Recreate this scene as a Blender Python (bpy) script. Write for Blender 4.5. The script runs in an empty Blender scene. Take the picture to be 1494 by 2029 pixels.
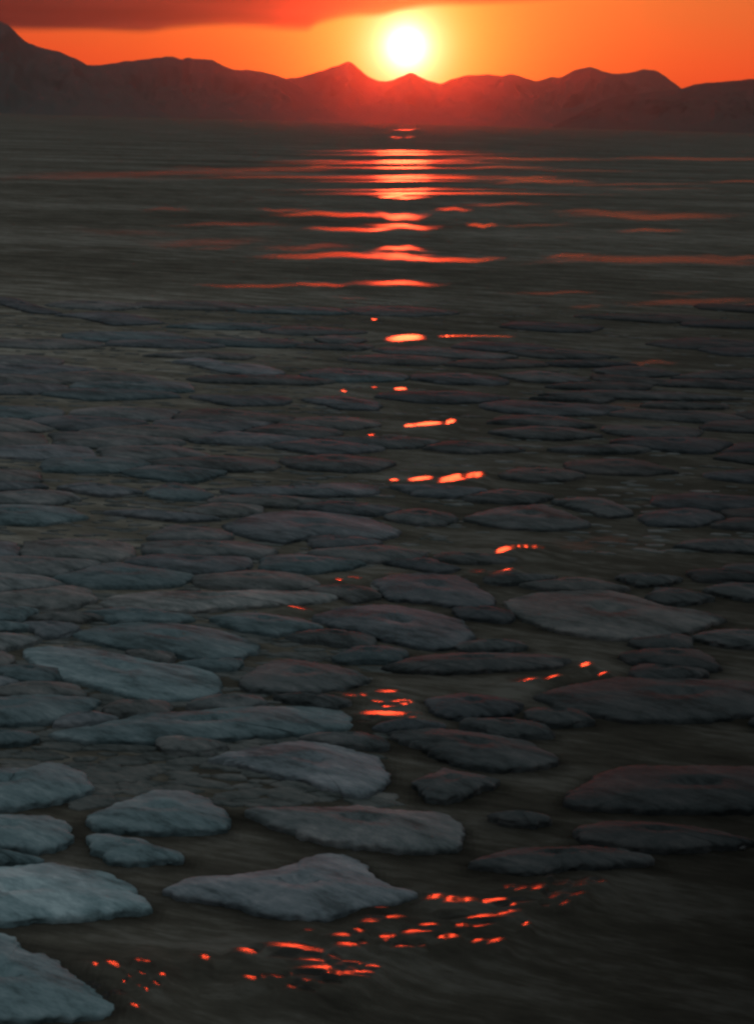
import bpy, math, random
import numpy as np
from mathutils import Vector, Matrix, noise as mnoise

random.seed(11)
rng = np.random.default_rng(11)
C = bpy.context.scene
COL = C.collection
R = math.radians

# ------------------------------------------------------------------ camera
W, H = 1494.0, 2029.0
F = 3800.0                      # focal length in pixels of the photograph
CAM_Z = 6.0                     # eye height on the ship's deck
PITCH = math.atan((H / 2 - 241) / F)
ROLL = R(1.47)
cd = bpy.data.cameras.new('camera')
cam = bpy.data.objects.new('camera', cd)
COL.objects.link(cam)
cam.location = (0, 0, CAM_Z)
ROT = (Matrix.Rotation(R(90) - PITCH, 4, 'X') @ Matrix.Rotation(ROLL, 4, 'Z')).to_3x3()
cam.rotation_euler = ROT.to_euler()
cd.sensor_fit = 'VERTICAL'
cd.sensor_height = 24
cd.lens = 24 * F / H
cd.clip_end = 60000
cd.clip_start = 0.1
C.camera = cam
RM = np.array(ROT)


def ray(px, py):
    v = ROT @ Vector(((px - W / 2) / F, -(py - H / 2) / F, -1.0))
    return v.normalized()


def at(px, py, z=0.0):
    d = ray(px, py)
    t = (z - CAM_Z) / d.z
    return Vector((d.x * t, d.y * t))


def azel(px, py):
    d = ray(px, py)
    return math.degrees(math.atan2(d.x, d.y)), math.degrees(math.asin(d.z))


def to_px(X, Y, Z):
    P = np.stack([X, Y, Z - CAM_Z], -1) @ RM          # camera coords (R^T p)
    zc = np.minimum(P[..., 2], -1e-3)
    return W / 2 + F * P[..., 0] / -zc, H / 2 - F * P[..., 1] / -zc, P[..., 2] < 0


SUN = ray(805, 92)

# ------------------------------------------------------------------ node helpers


class NT:
    def __init__(s, tree):
        s.t = tree
        s.t.nodes.clear()

    def n(s, kind, **kw):
        nd = s.t.nodes.new(kind)
        for k, v in kw.items():
            setattr(nd, k, v)
        return nd

    def set(s, sock, v):
        if isinstance(v, bpy.types.NodeSocket):
            s.t.links.new(v, sock)
        elif v is not None:
            sock.default_value = v

    def m(s, op, a, b=None, c=None, clamp=False):
        nd = s.n('ShaderNodeMath', operation=op, use_clamp=clamp)
        for i, v in enumerate((a, b, c)):
            s.set(nd.inputs[i], v)
        return nd.outputs[0]

    def vm(s, op, a, b=None, out=0):
        nd = s.n('ShaderNodeVectorMath', operation=op)
        s.set(nd.inputs[0], a)
        s.set(nd.inputs[1], b)
        return nd.outputs[out]

    def mix(s, f, a, b, blend='MIX'):
        nd = s.n('ShaderNodeMix', data_type='RGBA', blend_type=blend)
        s.set(nd.inputs[0], f)
        s.set(nd.inputs[6], a)
        s.set(nd.inputs[7], b)
        return nd.outputs[2]

    def mr(s, v, a, b, c=0.0, d=1.0, smooth=True):
        nd = s.n('ShaderNodeMapRange', interpolation_type='SMOOTHSTEP' if smooth else 'LINEAR')
        for i, x in enumerate((v, a, b, c, d)):
            s.set(nd.inputs[i], x)
        return nd.outputs[0]

    def ramp(s, v, stops):
        nd = s.n('ShaderNodeValToRGB')
        e = nd.color_ramp.elements
        while len(e) < len(stops):
            e.new(0.5)
        for el, (p, c) in zip(e, stops):
            el.position = p
            el.color = (*c, 1)
        s.set(nd.inputs[0], v)
        return nd.outputs[0]

    def noise(s, vec, scale, detail=4, rough=0.55, dim='3D', dist=0.0):
        nd = s.n('ShaderNodeTexNoise', noise_dimensions=dim)
        s.set(nd.inputs['Vector'], vec)
        nd.inputs['Scale'].default_value = scale
        nd.inputs['Detail'].default_value = detail
        nd.inputs['Roughness'].default_value = rough
        nd.inputs['Distortion'].default_value = dist
        return nd.outputs[0]

    def mapping(s, vec, scale=(1, 1, 1), loc=(0, 0, 0), rot=(0, 0, 0)):
        nd = s.n('ShaderNodeMapping')
        s.set(nd.inputs[0], vec)
        nd.inputs[1].default_value = loc
        nd.inputs[2].default_value = rot
        nd.inputs[3].default_value = scale
        return nd.outputs[0]

    def scale(s, col, f):
        return s.vm('SCALE', col, None) if False else s._sc(col, f)

    def _sc(s, col, f):
        nd = s.n('ShaderNodeVectorMath', operation='SCALE')
        s.set(nd.inputs[0], col)
        s.set(nd.inputs[3], f)
        return nd.outputs[0]


# ------------------------------------------------------------------ sky
world = bpy.data.worlds.new('World')
C.world = world
world.use_nodes = True
N = NT(world.node_tree)
dirv = N.n('ShaderNodeTexCoord').outputs['Generated']
dirn = N.vm('NORMALIZE', dirv)
sep = N.n('ShaderNodeSeparateXYZ')
N.set(sep.inputs[0], dirn)
el = N.m('MULTIPLY', N.m('ARCSINE', sep.outputs[2]), 57.2958)
az = N.m('MULTIPLY', N.m('ARCTAN2', sep.outputs[0], sep.outputs[1]), 57.2958)
dot = N.vm('DOT_PRODUCT', dirn, tuple(SUN), out=1)
th = N.m('MULTIPLY', N.m('ARCCOSINE', N.m('MINIMUM', dot, 0.9999999)), 57.2958)
# thin horizontal cirrus streaks
stv = N.n('ShaderNodeCombineXYZ')
N.set(stv.inputs[0], N.m('MULTIPLY', az, 0.10))
N.set(stv.inputs[1], N.m('ADD', N.m('MULTIPLY', el, 1.5), N.m('MULTIPLY', az, -0.03)))
st = N.noise(stv.outputs[0], 1.0, 4, 0.55)
# clear sky toward the sunset; dusk side dimmed low down to darken near floe faces
elw = N.m('ADD', el, N.m('MULTIPLY', N.m('SUBTRACT', st, 0.5), 0.9))
ef = N.m('DIVIDE', N.m('MAXIMUM', elw, 0.0), 90.0)
warm = N.ramp(ef, [(0.0, (0.72, 0.046, 0.020)), (1.6 / 90, (0.82, 0.056, 0.022)), (3.6 / 90, (0.68, 0.095, 0.028)),
                   (5.5 / 90, (0.36, 0.070, 0.035)), (9 / 90, (0.15, 0.085, 0.075)), (18 / 90, (0.125, 0.125, 0.13)),
                   (45 / 90, (0.17, 0.20, 0.215)), (1.0, (0.20, 0.24, 0.255))])
cool = N.ramp(ef, [(0.0, (0.045, 0.045, 0.05)), (18 / 90, (0.055, 0.06, 0.068)), (45 / 90, (0.15, 0.18, 0.195)), (1.0, (0.20, 0.24, 0.255))])
sunside = N.mr(N.m('ABSOLUTE', az), 20.0, 100.0, 1.0, 0.0)
skyc = N.mix(sunside, cool, warm)
nish = N.n('ShaderNodeTexSky', sky_type='NISHITA')
nish.sun_disc = False
nish.sun_elevation = math.asin(SUN.z)
nish.sun_rotation = math.atan2(SUN.x, SUN.y)
nish.dust_density = 4.0
skyc = N.vm('ADD', skyc, N._sc(nish.outputs[0], 0.01))
# aureole
g0 = N.m('EXPONENT', N.m('MULTIPLY', N.m('POWER', N.m('DIVIDE', th, 0.66), 1.35), -1.0))
g1 = N.m('EXPONENT', N.m('DIVIDE', th, -1.6))
g2 = N.m('EXPONENT', N.m('DIVIDE', th, -4.5))
skyc = N.vm('ADD', skyc, N.vm('ADD', N._sc((3.0, 0.90, 0.11), g1), N._sc((2.4, 1.9, 1.75), g0)))
skyc = N.vm('ADD', skyc, N._sc((0.30, 0.11, 0.008), g2))
# cloud bank: its lower edge as elevation over azimuth
edge = [(-500, 40), (-150, 52), (40, 61), (200, 62), (280, 65), (350, 57), (475, 54), (575, 60), (602, 61), (630, 49),
        (700, 34), (747, 33), (800, 21), (850, 14), (930, 11), (1000, 7), (1080, 1), (1200, -14), (1494, -50), (1900, -120)]
pts = [azel(*p) for p in edge]
A0, A1 = pts[0][0], pts[-1][0]
E0, E1 = 0.0, 10.0
fc = N.n('ShaderNodeFloatCurve')
cv = fc.mapping.curves[0]
ptn = [((a - A0) / (A1 - A0), (e - E0) / (E1 - E0)) for a, e in pts]
cv.points[0].location = ptn[0]
cv.points[1].location = ptn[-1]
for p in ptn[1:-1]:
    cv.points.new(*p)
for p in cv.points:
    p.handle_type = 'AUTO_CLAMPED'
fc.mapping.update()
N.set(fc.inputs[1], N.m('DIVIDE', N.m('SUBTRACT', az, A0), A1 - A0, clamp=True))
ce = N.m('MULTIPLY', fc.outputs[0], E1)
cn = N.noise(N._sc(stv.outputs[0], 3.0), 1.0, 5, 0.6)
dc = N.m('SUBTRACT', el, N.m('ADD', ce, N.m('MULTIPLY', N.m('SUBTRACT', cn, 0.5), 0.12)))
cmask = N.m('MULTIPLY', N.mr(dc, -0.10, 0.17), N.mr(el, 7.5, 16.0, 1.0, 0.0))
cmask = N.m('MULTIPLY', cmask, sunside)
lit = N.m('EXPONENT', N.m('DIVIDE', th, -3.2))
ccol = N.vm('ADD', (0.08, 0.024, 0.022), N._sc((1.05, 0.10, 0.018), lit))
ccol = N._sc(ccol, N.mr(st, 0.3, 0.75, 0.80, 1.15))
fringe = N.m('MULTIPLY', N.mr(dc, 0.0, 0.35, 1.0, 0.0), lit)
ccol = N.vm('ADD', ccol, N._sc((0.9, 0.14, 0.01), fringe))
skyc = N.mix(N.m('MULTIPLY', cmask, 0.96), skyc, ccol)
# the sun's disc, swollen by the thin veil in front of it
skyc = N.vm('ADD', skyc, N._sc((16.0, 0.10, 0.0), N.m('EXPONENT', N.m('MULTIPLY', N.m('POWER', N.m('DIVIDE', th, 1.7), 2.0), -1.0))))
disc = N.mr(th, 0.0, 1.2, 1.0, 0.0)
skyc = N.vm('ADD', skyc, N._sc((300.0, 6.0, 1.4), N.m('POWER', disc, 3.0)))
bg = N.n('ShaderNodeBackground')
N.set(bg.inputs[0], skyc)
bg.inputs[1].default_value = 1.0
out = N.n('ShaderNodeOutputWorld')
N.set(out.inputs[0], bg.outputs[0])
world.cycles.sampling_method = 'MANUAL'
world.cycles.sample_map_resolution = 2048

sl = bpy.data.lights.new('sun', 'SUN')
sl.energy = 0.07
sl.volume_factor = 2.3
sl.angle = R(1.6)
sl.color = (1.0, 0.10, 0.03)
so = bpy.data.objects.new('sun', sl)
COL.objects.link(so)
so.rotation_euler = SUN.to_track_quat('Z', 'Y').to_euler()
sl.specular_factor = 0.0        # the bright disc in the sky already mirrors in the water

# ------------------------------------------------------------------ mesh helpers


def obj(name, verts, faces, mat, parent=None, smooth=True, loc=(0, 0, 0)):
    me = bpy.data.meshes.new(name)
    me.from_pydata(verts, [], faces)
    me.update()
    if smooth:
        me.polygons.foreach_set('use_smooth', [True] * len(me.polygons))
    if mat:
        me.materials.append(mat)
    o = bpy.data.objects.new(name, me)
    o.location = loc
    COL.objects.link(o)
    if parent:
        o.parent = parent
    return o


def grid_obj(name, X, Y, Z, mat, wrap=False):
    nr, nc = X.shape
    me = bpy.data.meshes.new(name)
    me.vertices.add(nr * nc)
    me.vertices.foreach_set('co', np.stack([X, Y, Z], -1).reshape(-1).astype(np.float32))
    i = np.arange(nr - 1)[:, None] * nc + np.arange(nc if wrap else nc - 1)[None, :]
    j = i + 1
    if wrap:
        j[:, -1] = np.arange(nr - 1) * nc
    q = np.stack([i, j, j + nc, i + nc], -1).reshape(-1, 4)
    me.loops.add(q.size)
    me.loops.foreach_set('vertex_index', q.reshape(-1).astype(np.int32))
    me.polygons.add(len(q))
    me.polygons.foreach_set('loop_start', (np.arange(len(q)) * 4).astype(np.int32))
    me.polygons.foreach_set('use_smooth', np.ones(len(q), dtype=bool))
    me.update(calc_edges=True)
    me.validate()
    me.materials.append(mat)
    o = bpy.data.objects.new(name, me)
    COL.objects.link(o)
    return o


def newmat(name):
    m = bpy.data.materials.new(name)
    m.use_nodes = True
    return m, NT(m.node_tree)


# ------------------------------------------------------------------ water
mw, N = newmat('sea_water')
pos = N.n('ShaderNodeNewGeometry').outputs['Position']
camd = N.vm('LENGTH', pos, out=1)
at_open = N.n('ShaderNodeAttribute', attribute_name='open').outputs['Fac']
at_shade = N.n('ShaderNodeAttribute', attribute_name='slush_shade').outputs['Fac']
p1 = N.mapping(N.mapping(pos, rot=(0, 0, R(22))), scale=(0.3, 1.0, 1.0))
n1 = N.noise(p1, 1.3, 6, 0.68)
n2 = N.noise(p1, 9.0, 5, 0.65)
n3 = N.noise(N.mapping(pos, scale=(0.05, 0.12, 1)), 0.6, 4, 0.6)
nn = N.m('ADD', N.m('MULTIPLY', n1, 0.55), N.m('ADD', N.m('MULTIPLY', n2, 0.3), N.m('MULTIPLY', n3, 0.35)))
grease = N.ramp(nn, [(0.48, (0.066, 0.058, 0.046)), (0.60, (0.122, 0.108, 0.085)), (0.72, (0.24, 0.22, 0.185))])
grease = N._sc(grease, at_shade)
b1 = N.n('ShaderNodeBump')
b1.inputs['Strength'].default_value = 0.35
b1.inputs['Distance'].default_value = 0.03
N.set(b1.inputs['Height'], N.m('ADD', n2, n1))
pg = N.n('ShaderNodeBsdfDiffuse')
N.set(pg.inputs['Color'], grease)
N.set(pg.inputs['Normal'], b1.outputs[0])
po = N.n('ShaderNodeBsdfPrincipled')
po.inputs['Base Color'].default_value = (0.012, 0.011, 0.009, 1)
N.set(po.inputs['Roughness'], N.mr(camd, 16.0, 75.0, 0.26, 0.21))
po.inputs['IOR'].default_value = 1.333
w1 = N.noise(N.mapping(pos, scale=(0.3, 1.0, 1.0)), 5.0, 3, 0.5)
b2 = N.n('ShaderNodeBump')
b2.inputs['Strength'].default_value = 0.12
b2.inputs['Distance'].default_value = 0.012
N.set(b2.inputs['Height'], w1)
N.set(po.inputs['Normal'], b2.outputs[0])
ms = N.n('ShaderNodeMixShader')
nbk = N.noise(N.mapping(N.mapping(pos, rot=(0, 0, R(22))), scale=(0.4, 1.0, 1.0)), 8.0, 4, 0.65)
near_ = N.mr(camd, 25.0, 60.0, 1.5, 0.5)
brk = N.mr(N.m('ADD', at_open, N.m('ADD', N.m('MULTIPLY', N.m('SUBTRACT', n1, 0.5), 0.7), N.m('MULTIPLY', N.m('SUBTRACT', nbk, 0.52), near_))), 0.15, 0.65)
N.set(ms.inputs[0], N.m('MULTIPLY', brk, at_open, clamp=True))
N.set(ms.inputs[1], pg.outputs[0])
N.set(ms.inputs[2], po.outputs[0])
o_ = N.n('ShaderNodeOutputMaterial')
N.set(o_.inputs[0], ms.outputs[0])

# lanes of ice-free water: (x, y, half width, half height, openness) in photo pixels, laid on the sea
LANES = [(805, 257, 25, 2, .28), (783, 272, 12, 2, .26), (812, 271, 10, 2, .24)]
for (x, y, rx, ry, s) in [(785, 298, 70, 3, 1), (790, 304, 85, 3, 1), (790, 321, 95, 3, 1), (830, 318, 80, 2, .8),
                          (790, 331, 75, 3, 1), (770, 348, 130, 4, 1), (800, 357, 75, 3, 1), (850, 352, 110, 3, .8),
                          (820, 374, 100, 4, 1), (790, 381, 60, 3, 1), (930, 383, 120, 3, .85), (785, 388, 22, 2, .8),
                          (800, 391, 10, 2, .7), (600, 330, 60, 3, .55), (640, 318, 40, 2, .5), (560, 350, 90, 3, .5), (690, 322, 60, 2, .6)]:
    LANES.append((x + 25 * math.sin(y * 2.9), y + 2, rx * 2.3, 1.3, 0.5))
    LANES.append((x + 34 * math.sin(y * 1.7), y, rx * (0.85 + 0.5 * math.sin(y * 2.3)), ry * 0.6, s))
LANES += [(790, 428, 66, 8, 1), (650, 425, 110, 5, .85), (560, 416, 60, 4, .45), (800, 449, 95, 6, 1), (690, 454, 90, 4, .9), (955, 446, 32, 4, .7),
          (900, 415, 40, 4, .5), (790, 493, 60, 6, 1), (790, 507, 80, 9, 1), (640, 507, 140, 6, .9), (900, 514, 100, 5, .9), (600, 490, 120, 8, .35),
          (430, 492, 60, 4, .35), (780, 562, 120, 6, 1), (630, 564, 60, 4, .8), (500, 566, 110, 4, .7), (690, 590, 50, 4, .2),
          # faint red streaks to the right and left
          (1050, 315, 160, 4, .42), (1380, 315, 180, 4, .42), (1000, 332, 90, 3, .45), (1150, 338, 120, 3, .35), (1080, 360, 90, 5, .5),
          (1250, 365, 150, 3, .38), (1300, 374, 120, 3, .32), (1480, 360, 70, 3, .45), (1040, 352, 60, 4, .5), (1000, 405, 100, 4, .38),
          (1290, 427, 190, 8, .5), (1200, 420, 130, 6, .4), (1290, 457, 80, 4, .5), (1060, 446, 100, 4, .32), (1130, 470, 70, 4, .2), (1130, 507, 60, 5, .5),
          (1300, 516, 260, 9, .5), (1450, 510, 90, 7, .45), (1100, 580, 110, 4, .4), (1340, 580, 70, 5, .3), (1370, 598, 170, 8, .45), (1160, 608, 50, 5, .35),
          (1480, 607, 70, 6, .5), (1130, 716, 40, 5, .4), (1285, 719, 66, 6, .5), (1300, 800, 210, 9, .42), (1430, 815, 120, 14, .25), (1210, 905, 90, 18, .35),
          (1060, 885, 90, 12, .2), (1180, 1078, 110, 14, .4), (1460, 1205, 60, 10, .25),
          (300, 345, 260, 7, .42), (150, 352, 170, 6, .42), (330, 415, 60, 5, .4), (450, 445, 140, 5, .42), (400, 480, 160, 11, .36), (250, 460, 160, 9, .3), (500, 335, 160, 6, .4),
          (220, 490, 130, 6, .2), (420, 657, 50, 4, .25), (545, 788, 26, 4, .3)]
# glint spots, water shaped to mirror the sun to the camera: (x, y, half width, half height, slope factor, wavelength m)
GLINT_SPOTS = [(805, 673, 46, 10, 1.0, 1.6), (905, 667, 40, 4, 1.0, 1.2), (970, 667, 60, 3, .95, 1.2), (741, 633, 8, 3, 1.0, .8),
          (793, 772, 16, 5, 1.0, .9), (680, 776, 8, 4, .95, .6), (742, 768, 10, 3, .9, .6), (850, 842, 38, 7, 1.0, .7), (893, 838, 16, 8, 1.0, .6), (812, 845, 14, 5, 1.0, .6),
          (735, 862, 10, 4, .95, .5), (836, 950, 30, 7, 1.05, .5), (905, 950, 46, 13, 1.0, .55), (940, 945, 28, 12, 1.0, .5), (780, 952, 12, 4, .9, .4),
          (1000, 1092, 26, 10, 1.05, .42), (1045, 1086, 40, 8, 1.0, .42), (945, 1133, 24, 7, 1.0, .4), (990, 1133, 40, 6, .85, .4),
          (671, 1148, 12, 5, 1.0, .35), (700, 1144, 20, 3, .9, .35), (785, 1138, 24, 4, .95, .35), (595, 1205, 40, 6, .95, .3),
          (1040, 1348, 38, 9, 1.05, .3), (1085, 1344, 40, 6, .95, .3), (1160, 1319, 18, 8, 1.0, .3), (1190, 1337, 24, 5, .9, .3),
          (765, 1415, 66, 11, 1.05, .26), (692, 1378, 20, 7, 1.0, .24), (765, 1370, 30, 5, .95, .24), (795, 1392, 30, 8, 1.0, .24), (720, 1428, 22, 5, 1.0, .24),
          (640, 1925, 80, 18, 1.08, .24), (610, 1940, 36, 12, 1.05, .2), (700, 1930, 50, 10, 1.0, .2), (578, 1955, 18, 10, 1.0, .18), (490, 1886, 36, 11, 1.05, .24),
          (580, 1880, 80, 16, .88, .3), (610, 1900, 46, 10, .9, .26), (495, 1937, 24, 9, .95, .2), (404, 1899, 14, 10, 1.05, .2), (690, 1872, 40, 10, .92, .2),
          (278, 1905, 18, 8, 1.0, .18), (222, 1911, 22, 10, 1.0, .18), (188, 1911, 12, 7, 1.0, .18), (186, 1944, 22, 9, 1.05, .16), (208, 1966, 16, 9, 1.05, .16),
          (266, 1992, 16, 8, 1.0, .16), (236, 1964, 22, 8, .9, .16), (760, 1818, 54, 9, 1.0, .2), (745, 1795, 30, 8, .95, .2), (735, 1825, 30, 7, 1.0, .2),
          (815, 1847, 30, 9, 1.05, .2), (764, 1862, 14, 10, 1.0, .18), (850, 1835, 26, 9, 1.05, .2), (893, 1858, 26, 12, 1.05, .2), (800, 1875, 34, 8, .92, .18),
          (862, 1780, 26, 9, 1.0, .2), (895, 1786, 28, 12, 1.05, .2), (985, 1785, 60, 8, 1.05, .2), (1065, 1760, 26, 14, 1.05, .2), (1110, 1750, 30, 8, 1.0, .2),
          (1145, 1755, 24, 8, 1.0, .2), (1105, 1770, 30, 8, .9, .18), (940, 1818, 90, 8, 1.05, .2), (1005, 1808, 36, 8, 1.05, .2), (955, 1833, 40, 8, 1.0, .2)]

_r = random.Random(5)
for _ in range(34):
    f_ = _r.random()
    GLINT_SPOTS.append((560 + 590 * f_ + _r.gauss(0, 30), 1940 - 185 * f_ + _r.gauss(0, 22), _r.uniform(10, 34), _r.uniform(5, 10), 1, .2))
for _ in range(8):
    GLINT_SPOTS.append((_r.uniform(180, 330), _r.uniform(1890, 1975), _r.uniform(7, 14), _r.uniform(4, 7), 1, .2))
for _ in range(8):
    GLINT_SPOTS.append((760 + _r.gauss(0, 40), 1395 + _r.gauss(0, 20), _r.uniform(8, 18), _r.uniform(4, 6), 1, .2))

# ------------------------------------------------------------------ ice
mi, N = newmat('floe_ice')
tc = N.n('ShaderNodeTexCoord').outputs['Object']
oi = N.n('ShaderNodeObjectInfo')
tcr = N.vm('ADD', tc, N._sc((17.0, 9.0, 5.0), oi.outputs['Random']))
pm = N.mapping(N.mapping(tcr, rot=(0, 0, R(32))), scale=(0.38, 1.0, 1.0))
na = N.noise(pm, 2.0, 5, 0.65, dist=0.6)
nb = N.noise(pm, 11.0, 5, 0.7)
nc_ = N.noise(pm, 38.0, 3, 0.6)
mixv = N.m('ADD', N.m('MULTIPLY', na, 0.6), N.m('ADD', N.m('MULTIPLY', nb, 0.35), N.m('MULTIPLY', nc_, 0.12)))
tint = N.ramp(mixv, [(0.43, (0.40, 0.45, 0.44)), (0.52, (0.82, 0.90, 0.89)), (0.58, (1.10, 1.12, 1.10)), (0.66, (1.65, 1.58, 1.52))])
colr = N.mix(1.0, tint, oi.outputs['Color'], blend='MULTIPLY')
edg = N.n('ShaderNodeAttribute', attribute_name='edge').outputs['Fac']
edge_dark = N.mr(N.m('ADD', edg, N.m('MULTIPLY', N.m('SUBTRACT', nb, 0.5), 0.8)), 0.35, 1.1, 1.0, 0.6)
colr = N._sc(colr, edge_dark)
bm_ = N.n('ShaderNodeBump')
bm_.inputs['Strength'].default_value = 0.16
bm_.inputs['Distance'].default_value = 0.045
N.set(bm_.inputs['Height'], N.m('ADD', nb, N.m('MULTIPLY', nc_, 0.4)))
pr = N.n('ShaderNodeBsdfPrincipled')
N.set(pr.inputs['Base Color'], colr)
pr.inputs['Roughness'].default_value = 0.75
pr.inputs['Specular IOR Level'].default_value = 0.12
N.set(pr.inputs['Normal'], bm_.outputs[0])
o_ = N.n('ShaderNodeOutputMaterial')
N.set(o_.inputs[0], pr.outputs[0])


EDGE = []


def closed_spline(P, n):
    """resample a closed outline with a Catmull-Rom curve, evenly by length"""
    P = np.array(P, float)
    m = len(P)
    out = []
    for i in range(m):
        p0, p1, p2, p3 = P[i - 1], P[i], P[(i + 1) % m], P[(i + 2) % m]
        for t in np.linspace(0, 1, 14, endpoint=False):
            out.append(0.5 * (2 * p1 + (p2 - p0) * t + (2 * p0 - 5 * p1 + 4 * p2 - p3) * t * t + (3 * p1 - p0 - 3 * p2 + p3) * t ** 3))
    out = np.array(out)
    seg = np.linalg.norm(np.roll(out, -1, 0) - out, axis=1)
    s = np.concatenate([[0], np.cumsum(seg)])
    u = np.linspace(0, s[-1], n, endpoint=False)
    o2 = np.vstack([out, out[:1]])
    C1 = np.stack([np.interp(u, s, o2[:, 0]), np.interp(u, s, o2[:, 1])], 1)
    # half way back to the straight chords: broken ice keeps its corners
    m2 = np.vstack([P, P[:1]])
    tp = np.linspace(0, m, m * 14 + 1)
    L2 = np.stack([np.interp(tp, np.arange(m + 1), m2[:, 0]), np.interp(tp, np.arange(m + 1), m2[:, 1])], 1)
    C2 = np.stack([np.interp(u, s, L2[:, 0]), np.interp(u, s, L2[:, 1])], 1)
    return 0.4 * C1 + 0.6 * C2


def nz(x, y, z, s):
    return mnoise.noise(Vector((x * s, y * s, z)))


def area(P):
    x, y = P[:, 0], P[:, 1]
    return 0.5 * np.sum(x * np.roll(y, -1) - np.roll(x, -1) * y)


def floe_mesh(P, fb, seed, rough=0.009):
    """P: outline round the origin; fb: freeboard. Rings from below the waterline to the middle."""
    n = len(P)
    V, Fc = [], []
    prof = [(1.0, -0.10), (1.004, -0.02), (1.002, 0.70), (0.995, 0.95), (0.985, 1.0), (0.96, 0.98), (0.90, 0.96), (0.78, 0.95), (0.6, 0.95), (0.4, 0.95), (0.2, 0.95)]
    for ri, (s, hgt) in enumerate(prof):
        for i in range(n):
            x, y = P[i] * s
            jit = 0.014 * nz(P[i][0], P[i][1], seed + ri * 0.4, 13.0) if ri < 5 else 0
            L = math.hypot(*P[i]) + 1e-6
            x += P[i][0] / L * jit * 2
            y += P[i][1] / L * jit * 2
            if ri == 0:
                z = -0.12
            elif ri == 1:
                z = -0.02
            else:
                z = fb * hgt + rough * (0.7 * nz(x, y, seed, 2.2) + 0.45 * nz(x, y, seed + 5, 7.0)) * (0.35 + 0.65 * hgt)
                z = max(z, 0.012 * ri)
            V.append((x, y, z))
    for ri in range(len(prof) - 1):
        for i in range(n):
            a, b = ri * n + i, ri * n + (i + 1) % n
            Fc.append((a, b, b + n, a + n))
    c = len(V)
    V.append((0, 0, fb * 0.92 + rough * 0.7 * nz(0, 0, seed, 2.2)))
    base = (len(prof) - 1) * n
    for i in range(n):
        Fc.append((base + i, base + (i + 1) % n, c))
    bot = len(V)
    V.append((0, 0, -0.12))
    for i in range(n):
        Fc.append(((i + 1) % n, i, bot))
    EDGE.clear()
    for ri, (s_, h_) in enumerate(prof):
        EDGE.extend([min(1.0, max(0.0, (s_ - 0.955) / 0.04)) * (1.0 if P[i][1] < 0 else 0.3) for i in range(n)])  # ice colour darkens at the outline, mostly on the near side
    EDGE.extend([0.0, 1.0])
    return V, Fc


def surf(x, y, fb, seed, rough):
    return fb * 0.94 + rough * 0.96 * (0.7 * nz(x, y, seed, 2.2) + 0.45 * nz(x, y, seed + 5, 7.0))


def crust_mesh(P, fb, seed, rough, size, off):
    """a wind-packed patch of snow lying on the floe"""
    n = len(P)
    V, Fc = [], []
    prof = [(1.0, -0.012), (0.97, 0.004), (0.88, 0.011), (0.7, 0.015), (0.45, 0.016), (0.2, 0.017)]
    sz = [size * (1 + 0.45 * nz(q[0], q[1], seed + 40, 1.6) + 0.25 * nz(q[0], q[1], seed + 44, 6.0)) for q in P]
    for s, h in prof:
        for i in range(n):
            x, y = P[i][0] * sz[i] * s + off[0], P[i][1] * sz[i] * s + off[1]
            V.append((x, y, surf(x, y, fb, seed, rough) + h))
    for ri in range(len(prof) - 1):
        for i in range(n):
            a, b = ri * n + i, ri * n + (i + 1) % n
            Fc.append((a, b, b + n, a + n))
    V.append((off[0], off[1], surf(off[0], off[1], fb, seed, rough) + 0.017))
    base = (len(prof) - 1) * n
    for i in range(n):
        Fc.append((base + i, base + (i + 1) % n, len(V) - 1))
    return V, Fc


def rim_mesh(P, fb, seed, hmax):
    """slushy raised rim riding on the floe's edge, thicker here and thinner there"""
    n = len(P)
    V, Fc = [], []
    k = 7
    for i in range(n):
        t = P[(i + 1) % n] - P[i - 1]
        t = t / (np.linalg.norm(t) + 1e-9)
        nrm = np.array([-t[1], t[0]])                 # inward for ccw outline
        a = 0.55 + 0.6 * nz(P[i][0], P[i][1], seed + 3, 0.9) + 0.35 * nz(P[i][0], P[i][1], seed + 9, 5.0)
        a = min(max(a, 0.12), 1.1) * min(max(0.30 - 1.1 * nrm[1], 0.05), 1.0)
        w = 0.03 + 0.16 * a
        h = hmax * a
        for j in range(k):
            u = j / (k - 1)
            off = 0.012 + w * u
            z = fb * 0.82 - 0.015 + (h + 0.2 * fb) * math.sin(math.pi * min(max(u * 0.96 + 0.02, 0), 1)) ** 0.8
            z += 0.012 * a * nz(P[i][0] + u, P[i][1], seed + 20 + u * 3, 11.0) * math.sin(math.pi * u)
            q = P[i] + nrm * off
            V.append((q[0], q[1], z))
    for i in range(n):
        i2 = (i + 1) % n
        for j in range(k - 1):
            Fc.append((i * k + j, i2 * k + j, i2 * k + j + 1, i * k + j + 1))
        Fc.append((i * k + k - 1, i2 * k + k - 1, i2 * k, i * k))
    return V, Fc


# occupancy of the sea surface, 5 cm cells
GX, GY, CS = -17.0, 8.0, 0.05
occ = np.zeros((680, 2000), bool)
gx = GX + CS * (np.arange(680) + 0.5)
gy = GY + CS * (np.arange(2000) + 0.5)


def inside(P, x, y):
    r = np.zeros(np.broadcast(x, y).shape, bool)
    n = len(P)
    for i in range(n):
        x1, y1 = P[i]
        x2, y2 = P[(i + 1) % n]
        if y1 == y2:
            continue
        c = ((y1 > y) != (y2 > y)) & (x < (x2 - x1) * (y - y1) / (y2 - y1) + x1)
        r ^= c
    return r


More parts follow.
